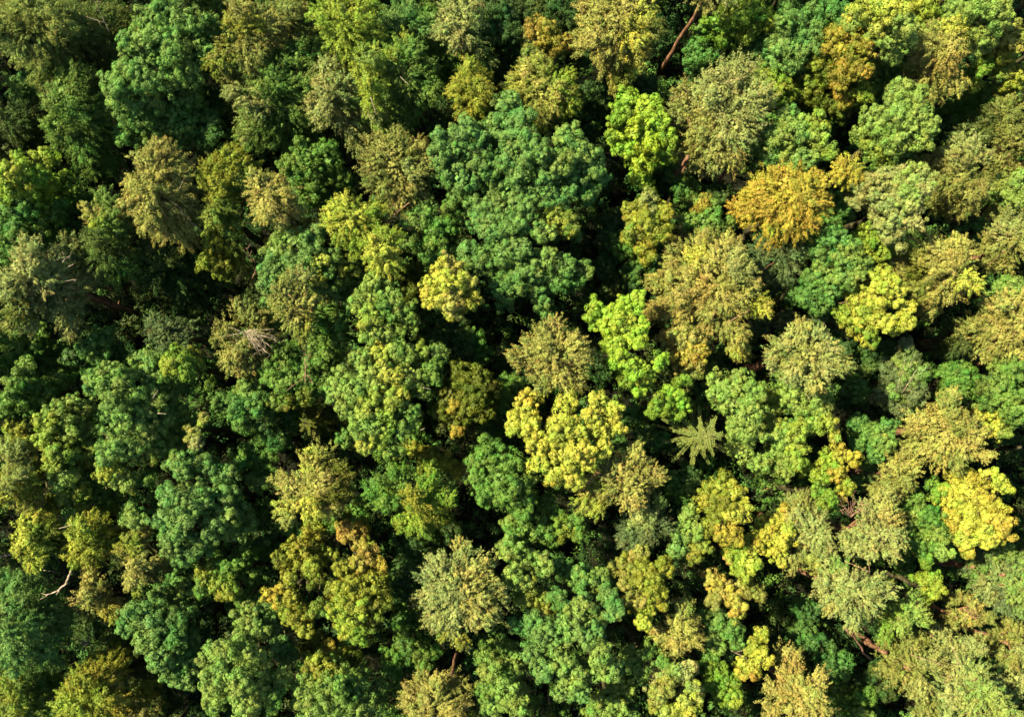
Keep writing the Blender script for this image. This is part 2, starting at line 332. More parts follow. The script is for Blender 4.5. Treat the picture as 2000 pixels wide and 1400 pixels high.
CATALOG = """
f O 3|45,25,45 95,30,48 70,85,42 92,135,34 150,55,42 190,95,34d 215,40,32d 130,100,34 15,60,30|birch|large feathery olive birch in the top left corner with bare twigs
f B 0|35,170,22 45,195,22 60,180,18|broadleaf_tree|small bluish shrub-like tree in shade under the top left birch
b S 0|80,205,24 95,180,16 65,225,18|broadleaf_tree|sparse pale-leaved young tree below the top left birch
f d 1|25,230,35 30,280,35 75,255,28 60,300,26|birch|dull dark olive tree at the left edge, above the lime green one
f g 2|150,150,30 135,190,34 150,225,38 185,215,28 150,265,40 190,295,28 112,245,22 180,330,18|birch|mid green fine-leaved tree squeezed between birch and big emerald crown
b F 3|330,15,25 300,45,36 360,45,36 398,60,28 270,85,30 330,100,42 385,110,32 238,160,36 290,150,40 345,150,38 265,205,40 325,210,42 372,185,32 252,250,26 308,255,34 360,245,32 410,255,26e 283,285,18 420,190,24e|broadleaf_tree|large rich emerald crown near top left, widest of the deep green trees
f k 3|475,50,36M 440,110,24M 422,125,20M 455,155,22 490,100,30 540,45,44 585,45,24 515,90,34 470,20,22|birch|beige-olive spiky birch right of the large emerald crown
f g 2|530,150,38 575,115,32 588,160,30 500,205,30S 490,250,26S 545,220,40 600,215,30 600,255,22 528,265,26 565,280,20 460,180,18S 635,95,20|birch|long mid green birch hanging below the beige-olive spiky birch
b G 0|400,8,26 430,25,20 600,5,24 570,5,22|broadleaf_tree|dark green crown cut by the top edge beside the emerald tree
f Z 3|625,28,20 650,10,24 700,25,34 672,60,34 715,55,30 660,85,20 690,100,26 690,128,20m 695,150,16m|birch|bright yellow-green birch at the top edge, left of centre
f S 2|640,135,26 632,170,28 660,172,28 630,215,28 665,215,30 692,245,26 705,275,20 680,190,18g|birch|sage green birch just below the bright yellow-green one
f Z 3|722,112,24g 712,142,20 728,172,22 733,198,18 730,222,19S 745,250,14g 718,160,16|birch|slim light green birch column with a pale stem showing
f g 2|780,95,30Z 805,95,22 775,128,25 830,140,24g 797,165,25 768,172,20 805,205,25 828,185,22 770,205,20 792,240,22 840,165,18|broadleaf_tree|tall green crown lit yellow on top, beside the slim birch column
f B 1|775,35,30 797,25,22 820,60,25 832,92,22 760,60,20|birch|blue-green fine crown near the top edge, right of the yellow-green birch
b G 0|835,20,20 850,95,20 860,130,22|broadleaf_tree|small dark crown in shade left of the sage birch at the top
f S 2|880,42,30 912,25,30 897,72,24 865,60,18 935,95,22g 952,118,16g 920,60,20g|birch|sage grey-green birch touching the top edge at centre left
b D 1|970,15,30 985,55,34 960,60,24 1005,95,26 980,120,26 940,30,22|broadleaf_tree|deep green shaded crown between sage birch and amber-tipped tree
f M 2|920,148,26 903,178,25 940,185,25 912,212,24 935,215,20Z 918,242,14Z 925,170,20|birch|yellow-olive oval crown with a brighter lower edge, above the big oak
b O 1|1055,65,26a 1085,85,22a 1035,95,20 1065,108,22 1030,70,18 1100,100,14|broadleaf_tree|sparse amber-tipped crown above the round khaki one
f Z 2|1050,138,32K 1020,165,25K 1065,185,38K 1098,165,25 1103,200,25 1060,218,25K|birch|round khaki-yellow crown above the big blue-green oak
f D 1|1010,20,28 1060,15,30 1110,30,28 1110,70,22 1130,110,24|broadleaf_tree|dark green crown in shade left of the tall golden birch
f K 3|1165,15,32 1155,65,28 1200,40,35 1230,8,30 1252,30,30Y 1238,75,32Y 1190,90,32 1182,115,20 1245,112,22Y 1275,55,22m 1212,145,22m 1205,160,14Y|birch|tall golden olive birch at the top edge, right of centre
b L 2|1225,195,22 1213,225,26l 1260,215,28 1285,240,24 1198,255,20l 1245,250,28V 1225,285,26 1270,275,28V 1305,272,18l 1255,310,26V 1300,300,18l 1250,340,20 1268,365,14|broadleaf_tree|vivid lime crown standing left of the sage-khaki pine
p S 3|1440,145,34 1400,180,38 1465,190,38 1335,190,22k 1330,220,22k 1390,235,40K 1440,240,38 1480,220,25 1350,275,28k 1400,290,34K 1440,285,25K 1430,315,20K 1370,315,18k|pine_tree|big sage-khaki pine with reddish trunks showing under its lower edge
b E 0|1368,92,26 1382,66,20 1362,118,22 1385,105,20|broadleaf_tree|small emerald crown right of the long bare pine trunk
b l 1|1400,50,25 1420,75,18 1440,28,30Z 1460,60,22Z 1480,20,24 1500,38,18Z 1425,55,18|broadleaf_tree|yellow-green drooping crown at the top edge, right of the bare trunk
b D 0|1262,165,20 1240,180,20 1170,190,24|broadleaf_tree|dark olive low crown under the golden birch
b B 2|1545,45,28 1578,62,22 1530,88,28 1570,98,25 1505,115,22 1550,122,20 1490,90,20|broadleaf_tree|pale blue-green crown left of the amber tree near the top
b E 1|1620,45,24 1642,25,26 1600,20,24 1610,70,18 1540,8,22|broadleaf_tree|dark teal crown at the top edge between blue-green and pale yellow crowns
b P 3|1670,40,28Y 1700,15,28Y 1740,15,28Y 1720,50,32Y 1765,40,25 1750,75,28 1742,98,16 1702,82,15 1655,55,18|broadleaf_tree|pale yellow clumpy crown at the top edge, upper right
b m 2|1630,85,25A 1670,80,18A 1655,112,28A 1690,100,16A 1645,150,30A 1680,140,22A 1600,125,25Z 1590,160,25Z 1573,178,22Z 1650,192,20A 1610,190,25m 1682,185,18Z 1640,215,18m 1552,165,16m|broadleaf_tree|amber-topped crown with green skirt below the pale yellow crown
b g 0|1722,150,28 1710,190,22 1745,130,18 1725,210,18|broadleaf_tree|dull green shaded crown right of the amber-topped tree
b Z 1|1800,15,28 1822,32,16 1790,40,14|broadleaf_tree|light green crown cut by the top edge at upper right
b P 3|1890,15,28 1930,10,28 1952,40,24 1905,50,28 1925,68,22 1905,85,14 1960,15,18|broadleaf_tree|fresh light green clumpy crown at the top, left of the right edge
f K 2|1860,58,25Y 1820,90,28k 1860,85,25 1800,115,25k 1850,120,30 1830,150,28 1857,160,25 1812,60,16g 1785,140,18g|birch|golden olive crown below the fresh light green one
b M 2|1965,70,24K 1960,100,25 1982,85,20K 1960,130,20g 1985,150,20 1940,110,16 1975,175,15|broadleaf_tree|yellow-olive crown at the right edge near the top corner
b l 1|1915,138,15Z 1902,165,13Z 1890,150,12 1925,125,10|broadleaf_tree|small vivid lime crown in the gap near the top right corner
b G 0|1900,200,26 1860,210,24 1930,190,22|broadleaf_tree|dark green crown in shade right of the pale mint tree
b P 3|1765,185,26 1760,215,32 1790,195,22 1750,255,34 1785,230,25 1720,245,25 1700,232,20 1710,280,26Z 1755,285,26 1800,275,20 1815,245,15 1730,310,20Z 1688,262,20|broadleaf_tree|large pale mint green crown in the upper right
b P 2|1540,230,18B 1530,270,25 1545,300,25 1590,240,22Z 1595,265,20Z 1610,290,20Z 1510,300,22B 1505,330,20 1503,265,22B 1575,310,20B 1560,255,18B|broadleaf_tree|two-toned green crown with bluish side above the round golden tree
f Y 2|1655,328,26A 1640,335,18A 1672,345,16A|broadleaf_tree|small round mustard crown beside the round golden tree
f k 2|1890,285,28S 1868,310,28S 1835,322,24 1912,302,20S 1880,350,30 1900,380,26 1850,365,26 1870,410,22 1835,395,20|pine_tree|khaki sage crown right of the pale frosty tree
f d 1|1960,215,28k 1938,240,25 1905,252,24 1880,268,20 1970,245,20k|pine_tree|dark olive crown above the khaki sage crown near the right edge
p k 1|1985,270,30 1968,310,28 1992,335,24 1955,340,18|pine_tree|olive pine at the right edge with a rusty branch
b l 1|1490,150,22Z 1512,165,22Z 1530,195,18 1515,190,16|broadleaf_tree|yellow-green crown peeping right behind the sage-khaki pine
b S 3|1740,350,28 1690,375,22 1722,385,28 1792,350,28P 1780,380,30P 1760,410,32 1722,422,18 1745,450,24 1750,476,16 1790,430,18 1710,350,20 1800,370,18 1670,395,12|broadleaf_tree|pale frosty sage crown right of the round golden tree
b P 2|1965,370,28 1990,355,20 1945,408,16k 1955,425,14k 1990,385,18|broadleaf_tree|pale green crown cut by the right edge, lower of two there
p k 2|1985,440,28S 1960,465,28S 1938,482,20 1990,480,25 1960,512,20 1935,505,16|pine_tree|khaki green pine at the right edge with a red branch
f A 3|1540,362,35 1500,372,32 1575,372,32 1475,402,28 1530,410,38 1580,410,30 1560,440,22 1592,348,16 1455,392,18 1605,390,18 1520,440,18Y|broadleaf_tree|round golden crown, the deepest orange-yellow tree at upper right
b E 0|1620,380,24 1628,412,22 1645,430,18G 1640,355,16 1650,405,14|broadleaf_tree|small dark teal crown between golden and frosty sage trees
f s 1|1500,470,28 1550,485,25 1522,510,28 1490,528,20 1540,530,18|pine_tree|grey-green soft crown directly below the round golden tree
b E 2|1625,470,25 1608,490,25 1650,495,25P 1620,525,28P 1668,525,22P 1600,550,25 1650,545,22P 1588,575,24 1620,570,20 1602,598,18 1692,515,12|broadleaf_tree|clumpy emerald round crown below the frosty sage tree
b Z 1|1690,460,22 1685,482,16 1712,470,18l 1730,490,16l|broadleaf_tree|small yellow-green crown peeping beneath the frosty sage tree
f K 2|1830,485,22 1870,480,20 1800,500,28m 1790,530,28m 1850,520,30 1880,505,20 1882,550,25Y 1840,560,28 1905,555,16Y 1800,570,22m 1785,600,22d 1820,600,18d|broadleaf_tree|golden olive spreading crown right of the yellow-lime tree
b Y 3|1720,535,20Z 1735,555,22Z 1680,575,22Z 1715,580,28 1755,575,22 1700,610,28Z 1660,620,20l 1720,630,24Y 1760,630,20Z 1770,605,16 1695,648,18l 1700,665,12l 1645,605,16l|broadleaf_tree|bright yellow-lime crown with ragged fingers right of the clumpy emerald
b P 1|1965,555,18g 1980,560,18 1950,570,14g|broadleaf_tree|small sparse green crown near the right edge above the khaki pine
p K 2|1985,590,28 1950,610,28 1930,640,28k 1970,650,30 1995,640,25 1945,680,22k 1985,690,20 1895,630,18d|pine_tree|large khaki pine leaning over a bare trunk at the right edge
f d 0|1870,655,24 1850,680,20 1885,680,18|pine_tree|grey-olive dim crown left of the large khaki pine
b L 2|80,315,22Z 30,345,30Z 70,345,25l 100,362,20l 15,375,25Z 60,378,28l 100,390,18l 125,350,16G 40,310,14l|broadleaf_tree|fresh lime green crown at the left edge, upper half
b G 1|30,415,35E 75,440,35 25,465,28E 110,450,30 160,385,24 150,425,26D 110,410,22 25,500,22|broadleaf_tree|deep green crown below the fresh lime one at the left edge
f g 1|180,415,20K 210,388,18 195,437,18Z 240,420,15K 230,450,25 242,500,25 208,500,28d 262,525,20 222,538,20 185,470,20d 215,420,16|broadleaf_tree|loose green crown with yellowish tips left of the big khaki birch
f K 3|325,300,25 290,320,25 340,330,28 260,360,16 300,360,32 347,365,28 290,400,28 332,400,30 362,382,20k 320,440,25 350,450,22 290,430,20 365,475,14 250,395,14|birch|big khaki birch with a pale leaning stem, upper left
f M 2|455,305,20 410,325,22 440,335,28 485,330,18 420,362,25 465,360,22g 430,400,28g 410,432,25g 452,440,22g 420,478,25m 402,510,15Z 440,510,20m 430,532,14Z 460,480,18d|birch|yellow-olive birch with ragged mustard foot, right of the khaki birch
f K 3|510,365,25 545,375,28 520,402,26 562,400,22k 542,420,18 500,345,14|birch|small sandy golden rounded crown beside the ragged yellow-olive birch
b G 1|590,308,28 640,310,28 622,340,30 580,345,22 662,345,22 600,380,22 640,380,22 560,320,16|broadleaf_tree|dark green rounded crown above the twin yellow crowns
p S 2|55,490,25S 45,520,28S 92,520,30S 20,550,25 75,555,32S 112,550,26 30,592,22m 62,590,28d 32,622,22m 110,592,25 130,622,22 150,575,14g 172,545,18 130,482,20d 150,500,14d|pine_tree|grey-green pine at the left edge with a long bare red trunk
b G 0|40,675,30 20,655,20 80,690,28D 70,655,22 112,700,24D 25,715,24|broadleaf_tree|green low crown right under the red trunk pine at the left
b E 0|200,662,22 180,690,24 150,695,22D 220,690,18D 215,715,18D|broadleaf_tree|dark low crown in the shade beside the base of the red trunk
b G 1|50,718,17P 30,745,20 20,780,22 80,762,20 65,792,18 112,745,16 90,778,16 50,755,18D 10,810,16|broadleaf_tree|green tufted crown low on the left edge below the red-trunk pine
p s 0|310,640,24 340,650,24 352,672,22 325,668,20 370,640,16|spruce_tree|dim bluish grey fine crown left of the half-dead conifer
b Z 2|345,700,22l 365,720,20l 330,715,16|broadleaf_tree|small yellow-green top on the shoulder of the big left-hand oak
p k 2|475,605,18 440,640,18 500,630,20 470,680,26 530,650,20 450,700,22K 500,700,24 480,720,16K 430,665,14|half_dead_tree|half-dead khaki conifer with a fan of bare grey twigs
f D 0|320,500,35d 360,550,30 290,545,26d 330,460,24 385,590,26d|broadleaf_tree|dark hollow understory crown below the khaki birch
f Z 3|665,410,25Y 650,430,20Y 690,430,25Y 672,455,20 700,402,14m 722,418,16Z 700,472,18Z 712,450,16Z 738,410,14Z|birch|left and broader of the twin yellow crowns near the upper middle
f Z 3|750,455,20 740,480,22Y 765,475,15Y 735,505,20Y 765,508,18Y 748,525,14Y|birch|right and smaller of the twin yellow crowns, upright oval
p k 2|740,285,25 775,290,30 815,285,20 730,320,25 770,325,32K 810,335,25S 740,357,25 780,370,28K 810,375,25S 800,402,18K 835,310,16|pine_tree|khaki brown pine with rusty branches left of the big oak
b A 0|535,478,14 570,450,13 545,500,10 600,440,12m|broadleaf_tree|small orange-yellow bush peeping above the mixed green crown
b B 2|570,470,30P 540,490,25P 612,462,22 560,515,30 600,500,28 640,512,25E 530,532,20 520,558,18 595,535,22E 626,512,13Y 680,520,18M 692,548,20g 660,545,22g 640,565,24 618,550,18M 640,578,11A 530,580,18|broadleaf_tree|mixed blue-green crown flecked with yellow, left of centre
p k 3|585,545,20S 560,570,25 555,600,22 592,590,20K 570,622,18K 592,632,20M 590,655,14M|pine_tree|brownish sage pine rising out of the mixed green crown
b P 2|730,570,26 710,595,24 760,568,16 725,622,24Z 757,600,22G 792,608,20G 797,638,20G 770,650,20G 742,645,18 722,665,16|broadleaf_tree|leafy mid green crown left of the golden bush-like tree
b G 1|540,630,18 620,640,25 642,612,22g 650,672,25 620,700,25g 560,690,22 530,730,22 562,742,25g 600,730,25 632,742,24g 552,782,20m 600,772,16m 640,765,14 660,640,16|broadleaf_tree|green crown with bare pale branches right of the half-dead conifer
b Y 3|880,518,22K 850,545,25 885,550,28 908,552,22K 845,580,22 885,585,25K 922,585,18M 892,607,14K 860,520,14|broadleaf_tree|compact golden yellow crown left of the oak's lower end
b m 0|800,555,22 808,530,18 795,580,18 790,535,14|broadleaf_tree|dark mossy crown in shade left of the compact golden crown
b B 3|870,280,27 905,260,27 932,300,30 880,330,26 905,345,28 855,300,20 940,262,18|broadleaf_tree|blue-green left shoulder tree of the big central oak group
b B 3|985,205,24 975,245,25 1002,260,30 1022,230,22 1042,290,30 1010,320,32 960,335,24 1055,330,28 1092,320,25P 1110,272,26P 1137,300,24P 1122,342,28 1162,330,20 1150,370,20E 990,372,28 1025,375,28 1062,380,28 1098,380,24 1180,345,14E|broadleaf_tree|huge blue-green oak, widest crown in the upper middle
b B 2|940,400,26 930,430,20 962,415,28 970,450,28 1000,440,26 1015,412,26 1085,432,28M 1112,445,18M 1060,455,20P 920,492,22 937,512,22 982,492,25 1012,482,24 1060,510,24P 1055,545,24 1020,532,22 1100,520,22E 1122,542,20E 1142,525,15P 1090,552,20E 1010,555,22 982,545,24E 985,578,18E 1060,582,18 1070,612,14|broadleaf_tree|blue-green oak trailing below the huge central one
b G 1|870,445,26 830,420,24B 810,432,20B 840,492,20E 872,502,22E 880,402,15 850,465,18|broadleaf_tree|green crown filling the gap between yellow birch and oak
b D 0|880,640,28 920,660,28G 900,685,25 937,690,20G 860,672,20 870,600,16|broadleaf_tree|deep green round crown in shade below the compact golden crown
b M 2|1265,395,20S 1240,415,22 1290,412,18 1265,430,25 1302,420,10 1285,450,22 1260,480,18 1265,500,12 1240,448,18g|broadleaf_tree|loose olive-yellow crown below the vivid lime tree
b D 0|1205,430,22 1220,480,25G 1190,520,24 1245,525,24G 1180,470,22 1280,520,20 1200,560,22 1240,560,20|broadleaf_tree|dark green crown between the oak and the khaki group
b g 1|1370,398,18a 1395,410,16 1380,440,25 1420,440,18 1345,430,16G 1360,465,16|broadleaf_tree|green crown with orange tips above the tall khaki group
f K 3|1320,488,18k 1360,500,22Y 1380,470,20k 1415,482,25K 1430,505,26S 1440,530,28S 1400,520,28 1350,545,25k 1310,530,20k 1290,560,24k 1330,570,28T 1370,560,28T 1410,572,28 1300,600,25T 1340,612,20T 1385,602,22 1432,592,25 1465,560,18 1480,590,20M 1490,608,15Y 1385,637,14T 1420,632,20k 1442,652,22K 1445,682,18Y 1275,545,12|birch|very large khaki and tan crown right of centre
b L 3|1165,600,18l 1160,627,18l 1205,610,24 1237,595,22 1248,577,10 1220,637,28Z 1190,642,22 1250,640,18 1210,672,25Z 1245,665,20 1210,697,20 1240,717,22 1288,702,15 1255,742,22Z 1222,742,16l 1247,765,12|broadleaf_tree|brilliant lime crown just right of the picture centre
b l 1|1310,768,20L 1332,782,16L 1292,792,20 1320,802,16 1278,800,14 1335,745,13|broadleaf_tree|green crown trailing below right of the brilliant lime tree
p K 3|1080,640,20 1055,662,22k 1030,690,26 1075,690,30 1115,672,22 1132,702,22k 1010,702,16k 1060,730,26k 1100,735,24 1060,755,14k 1132,742,16k|pine_tree|soft khaki pine directly above the bright yellow tree
b K 1|1335,660,25 1310,665,18k 1362,665,18 1340,690,26A 1365,690,20A 1350,720,20k 1345,742,12k|broadleaf_tree|small ochre round crown below the very large khaki crown
p S 3|1570,635,16K 1555,660,22K 1520,680,22k 1580,690,28K 1622,682,20 1530,712,20k 1560,722,24 1612,715,22 1642,712,18k 1590,745,18K 1600,655,14|pine_tree|feathery pale sage pine above the broad green crown at right
f s 0|1540,622,18 1510,560,18 1600,620,18 1650,640,16 1480,640,16|pine_tree|dim grey-green crown behind the feathery sage pine
b s 1|1770,700,20P 1745,722,22 1785,735,25P 1757,757,25P 1790,770,18 1722,772,14 1760,792,18 1770,672,10|broadleaf_tree|thin sage crown with upright bare stems at right
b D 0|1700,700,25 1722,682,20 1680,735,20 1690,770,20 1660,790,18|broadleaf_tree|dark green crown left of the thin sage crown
b G 1|1860,735,24 1885,735,22 1882,765,18 1840,732,16 1855,760,16|broadleaf_tree|small mid green crown right of the thin sage crown
b g 2|1985,730,25 1975,770,25 1992,800,22 1965,750,18 1930,750,20D 1930,785,16D|broadleaf_tree|green crown at the right edge below the bare trunk
b Y 1|1920,805,15K 1945,810,17 1965,815,15 1960,842,14g 1890,812,12K 1935,835,12|broadleaf_tree|thin yellowish crown right of the wide khaki pine
b P 2|1410,755,28 1450,742,18 1430,790,26 1470,765,22 1460,812,25 1440,842,20 1472,845,20 1450,882,22 1482,907,18 1420,770,20|broadleaf_tree|left half-crown of the broad green pair right of centre
b P 2|1502,780,22Z 1507,815,26Z 1520,850,24 1550,772,25 1545,742,16 1590,790,28 1612,762,16 1600,822,22Z 1560,842,18Z 1552,872,20Z 1507,895,22 1532,915,18 1557,890,20Z 1632,852,9Y|broadleaf_tree|right half-crown of the broad green pair, yellow-tinged
b Y 3|1030,785,22 1020,815,26 1003,830,16 1042,838,20 1105,785,20 1100,815,24 1165,785,18 1160,815,22 1195,805,20 1175,842,22 1208,830,13 1090,850,26 1125,850,24 1050,872,24 1100,882,28 1135,880,24 1050,902,18 1080,920,22 1120,925,22 1148,902,15 1120,948,9 1180,875,16|broadleaf_tree|brightest yellow crown in the middle, with three upper fingers
b G 2|960,880,28 990,900,28 940,930,25 985,935,30 1022,920,24 960,965,26 1000,965,26 1030,982,18 1020,1005,14 935,900,16|broadleaf_tree|round emerald crown at the lower left of the brightest yellow tree
p K 2|1240,890,22 1220,920,26K 1265,920,20k 1240,950,24K 1285,935,14k 1200,950,24k 1230,980,18K 1170,962,20Z 1140,985,16Z 1165,997,12Z 1187,915,20s|pine_tree|khaki pine at the lower right of the brightest yellow tree
f s 1|1270,990,24 1255,1010,25S 1230,1040,22 1287,980,12P 1297,1020,20 1262,1050,18 1240,1075,14|pine_tree|greyish sage crown below the khaki pine, lower middle
b P 1|1345,1010,18 1355,1040,20 1330,1045,16B 1350,1075,20M 1375,1065,14M 1320,1070,16B|broadleaf_tree|small fresh green crown left of the round mustard tree
b M 2|1410,950,22 1390,975,22 1440,970,20Y 1400,1005,22m 1442,1005,22Y 1415,1030,22A 1432,1050,14A 1420,985,18m|broadleaf_tree|round mustard green crown with orange lower rim, lower right middle
b Y 1|1530,1000,12A 1515,1030,22 1500,1055,22A 1535,1055,18Y 1520,1085,18Y 1540,1030,12|broadleaf_tree|orange-yellow upright crown right of the round mustard one
b Z 1|1440,1085,18 1465,1100,20Y 1475,1072,14A 1455,1120,14 1420,1090,10R|broadleaf_tree|small yellow crown with pinkish tips below the round mustard one
b Z 1|1640,885,14A 1625,905,18L 1665,895,14A 1640,930,18A 1600,930,16Z 1583,920,12m 1650,950,14M 1635,968,12A|broadleaf_tree|green and orange maple-like crown at the lower right
b E 1|1680,830,18 1700,850,20P 1735,830,14 1720,870,18P 1680,862,16 1710,888,14 1740,860,14|broadleaf_tree|small emerald crown left of the wide khaki pine
p K 3|1850,785,18k 1820,825,26 1790,840,20k 1845,820,22 1875,830,24k 1902,842,22K 1850,855,28K 1890,872,26K 1780,872,20k 1820,880,24K 1927,892,12K 1870,902,20k 1865,770,10|pine_tree|wide khaki pine with swept tips, lower right
p k 1|1745,910,22K 1780,905,18K 1730,942,18 1770,935,18 1750,957,14k 1715,957,12|pine_tree|small khaki crown below left of the wide khaki pine
f B 0|1695,930,14s 1680,942,12 1700,910,10|broadleaf_tree|tiny bluish crown right of the maple-like tree
b G 2|1780,980,20P 1830,960,18L 1792,1020,24P 1820,1010,20 1832,1045,20P 1800,1060,22 1842,1075,16P 1815,1095,14l 1770,1000,14|broadleaf_tree|fresh green crown on the left flank of the golden yellow tree
b Y 3|1880,945,22A 1910,940,22A 1850,970,20Y 1890,975,28 1930,985,26A 1870,1010,26A 1910,1020,28 1950,1015,24A 1960,1040,18A 1890,1050,22 1930,1050,22 1885,1072,14A 1945,930,14L 1962,950,12L|broadleaf_tree|golden yellow crown near the right edge, lower half
p S 2|1570,985,22k 1560,1010,22 1590,1020,24 1600,1050,22 1570,1050,20 1612,1075,14 1550,1100,16k 1550,985,14k|pine_tree|sage pine left of the one with pinkish twigs
p S 3|1725,985,24K 1700,1010,24 1740,1010,22K 1690,1045,24 1730,1045,24 1670,1070,18 1755,1060,16 1700,1075,16 1740,1080,14 1655,1050,14|pine_tree|sage pine with a tangle of bare pinkish twigs on its left
b l 1|1612,975,16 1600,955,12G 1625,990,12G|broadleaf_tree|tiny green crown between the two sage pines and the maple-like tree
b H 3|185,735,16 220,725,20 195,760,22 235,762,22 282,708,22 300,735,22 262,780,26 300,785,24 340,762,20g 250,740,16 222,800,24 270,822,26 312,820,22 347,810,20g 230,845,24 275,850,24P 312,870,22g 215,882,22 255,880,22P 290,892,16M 212,918,20Z 242,932,20P 282,935,16G 255,952,9A 332,862,14 308,788,8Y|broadleaf_tree|large grey-green oak with pale clumps at middle left
b P 2|110,805,20 150,800,22 92,830,20Z 130,840,24 95,862,22Z 165,850,18 110,892,22Z 140,900,24 172,890,16M 120,932,22 150,962,24Z 172,982,20 125,965,16 202,975,18 215,992,14Z 185,940,14G|broadleaf_tree|fresh green clumpy crown on the left flank of the grey-green oak
f M 2|30,840,18 15,880,24S 45,900,24S 20,932,26S 50,950,24 15,968,20M 60,985,24k 90,992,20Z 75,1012,14 45,865,16|birch|pale olive birch at the left edge, lower half
b E 1|485,760,20P 460,790,18 500,790,22 470,820,18G 430,785,14 520,820,20D 540,860,20D|broadleaf_tree|emerald crown right of the large grey-green oak
b S 1|375,845,16M 395,822,9M 385,865,10|broadleaf_tree|tiny pale yellowish tuft of a tree right of the grey-green oak
b B 2|345,910,22 390,900,20 412,930,22 442,930,18 330,970,22 365,982,24 397,970,20 260,1010,20P 320,1012,22 355,1020,22 440,1000,22P 450,1032,24P 412,1030,22 472,1002,18 340,1052,24 375,1067,22 352,1087,16 470,900,18G 492,880,20G 442,962,20 500,940,18|broadleaf_tree|wide bluish green crown of round clumps, lower left
b G 1|410,1120,22M 450,1110,24 480,1090,18 440,1150,22M 472,1162,14 400,1142,18 490,1120,16|broadleaf_tree|mid green crown beneath the wide bluish clumpy one
b B 2|345,1130,18 365,1150,18 335,1165,18P 372,1182,15 310,1170,18 270,1200,24E 250,1222,16E 302,1215,24 342,1210,20E 285,1250,24 330,1255,24E 370,1250,20 310,1290,22 352,1290,24E 335,1322,20 372,1310,16 360,1332,14|broadleaf_tree|teal green tangled crown at the lower left
f Z 2|60,1030,24Y 45,1060,20Y 87,1035,24m 70,1082,20Y 102,1060,20d 65,1102,12Y|birch|vivid mustard yellow crown at the left edge, above the dead branch
f M 2|160,1040,24Z 185,1020,22 202,1050,22 150,1072,22Y 180,1075,22 225,1035,16d 150,1095,12Z|birch|olive yellow crown right of the vivid mustard one
f k 2|260,1065,20M 275,1045,14 275,1105,24K 265,1130,18K 302,1112,18d 270,1152,9Z 240,1075,12M|birch|small khaki double crown left of the wide bluish clumpy tree
f K 1|180,1135,18 160,1162,18 190,1165,20 212,1187,16M 226,1205,11M|birch|small sandy olive crown right of the dead branch
f B 2|30,1150,28 20,1190,30 70,1170,22g 100,1190,24 60,1220,28 112,1222,20 20,1240,28 82,1260,26 102,1292,18 30,1290,26 10,1130,18|birch|large teal feathery birch at the bottom left edge
f G 1|60,1322,24B 20,1340,28M 72,1362,22P 80,1392,18P 30,1385,26M 100,1330,16|birch|green birch with yellowish lights in the bottom left corner
f M 2|205,1290,24m 190,1322,26 160,1342,26 217,1332,20K 140,1372,26Z 190,1372,28 232,1380,22Y 130,1397,18 260,1370,24m 155,1310,12m|birch|golden olive crown on the bottom edge, lower left
f d 0|280,1330,24 250,1250,26 220,1260,24D 330,1390,22 300,1370,22 170,1225,26D|broadleaf_tree|dark mossy crown in shade at the bottom between olive and teal trees
b P 3|475,1212,22 497,1232,22 410,1282,20 440,1290,26 482,1290,24 420,1322,24 462,1330,26 502,1320,24 430,1362,24 480,1370,24 545,1330,16G 535,1368,16G 450,1260,16 505,1350,16|broadleaf_tree|pale green clumpy crown at the bottom, left of the maple pair
b B 1|520,1195,20 545,1250,18 535,1222,18 560,1275,16 510,1175,14 490,1130,14E|broadleaf_tree|small bluish crown wedged left of the orange-tipped maple
b P 3|757,655,12Y 745,685,22Y 780,690,24P 812,690,18Z 700,700,14 670,745,24 655,770,18 702,760,24 722,740,22 755,730,26Y 792,740,24 682,790,24 722,790,26Z 762,780,26Y 745,822,26Z 710,832,24 735,852,22Z 792,802,20G 715,872,13Y 780,842,20G 770,882,16G 842,728,20G 848,690,18E 820,765,16G 670,857,13G|broadleaf_tree|large star-like light green crown left of centre
b M 0|800,852,14G 812,882,16 832,902,14 872,900,14Y 892,920,12Y 850,882,12|broadleaf_tree|thin yellowish chain of twigs below the star-like crown
b m 1|905,740,26 940,740,22 962,760,16 880,772,24 922,782,26 950,802,18 862,802,18 897,812,22 892,836,13A 885,792,11A 937,747,9A|broadleaf_tree|dark olive crown flecked with yellow left of the brightest yellow tree
f K 2|610,900,26Y 545,935,14k 580,952,26 622,950,28 665,932,24m 652,962,22m 600,987,26Y 642,990,22 550,992,14Y 562,1012,13|birch|ochre yellow crown above the orange-tipped maple
f l 2|740,960,26G 780,930,20G 760,982,20G 832,948,20 812,980,26M 852,980,24Z 800,1010,24Z 842,1012,22M 872,970,16l 822,1032,12Z 845,920,14Z|birch|mossy green rounded crown right of the ochre yellow one
b G 0|580,1040,18 612,1022,16M 560,1030,14 650,1020,16 700,1000,20 690,1010,16m|broadleaf_tree|small green crown between ochre crown and orange-tipped maple
b M 2|610,1060,20A 580,1077,24 600,1102,24 545,1092,14m 640,1082,14M 535,1167,18A 560,1172,22 577,1207,22 597,1227,17M 620,1130,16m 625,1190,16G 560,1130,12|broadleaf_tree|left crown of the maple pair, green with golden tips
b M 2|690,1047,22R 670,1030,12R 720,1080,18R 702,1097,16R 742,1110,16A 670,1110,14 690,1150,26M 730,1142,22 662,1190,20Z 692,1192,24Z 680,1226,20Z 742,1190,16m 702,1242,15l 650,1150,14M 725,1215,14m|broadleaf_tree|right crown of the maple pair, green with pinkish orange tips
b m 0|640,1262,10A 602,1270,16 670,1272,14Z 690,1285,14 620,1250,14|broadleaf_tree|dim mossy crown with one orange tuft under the maple pair
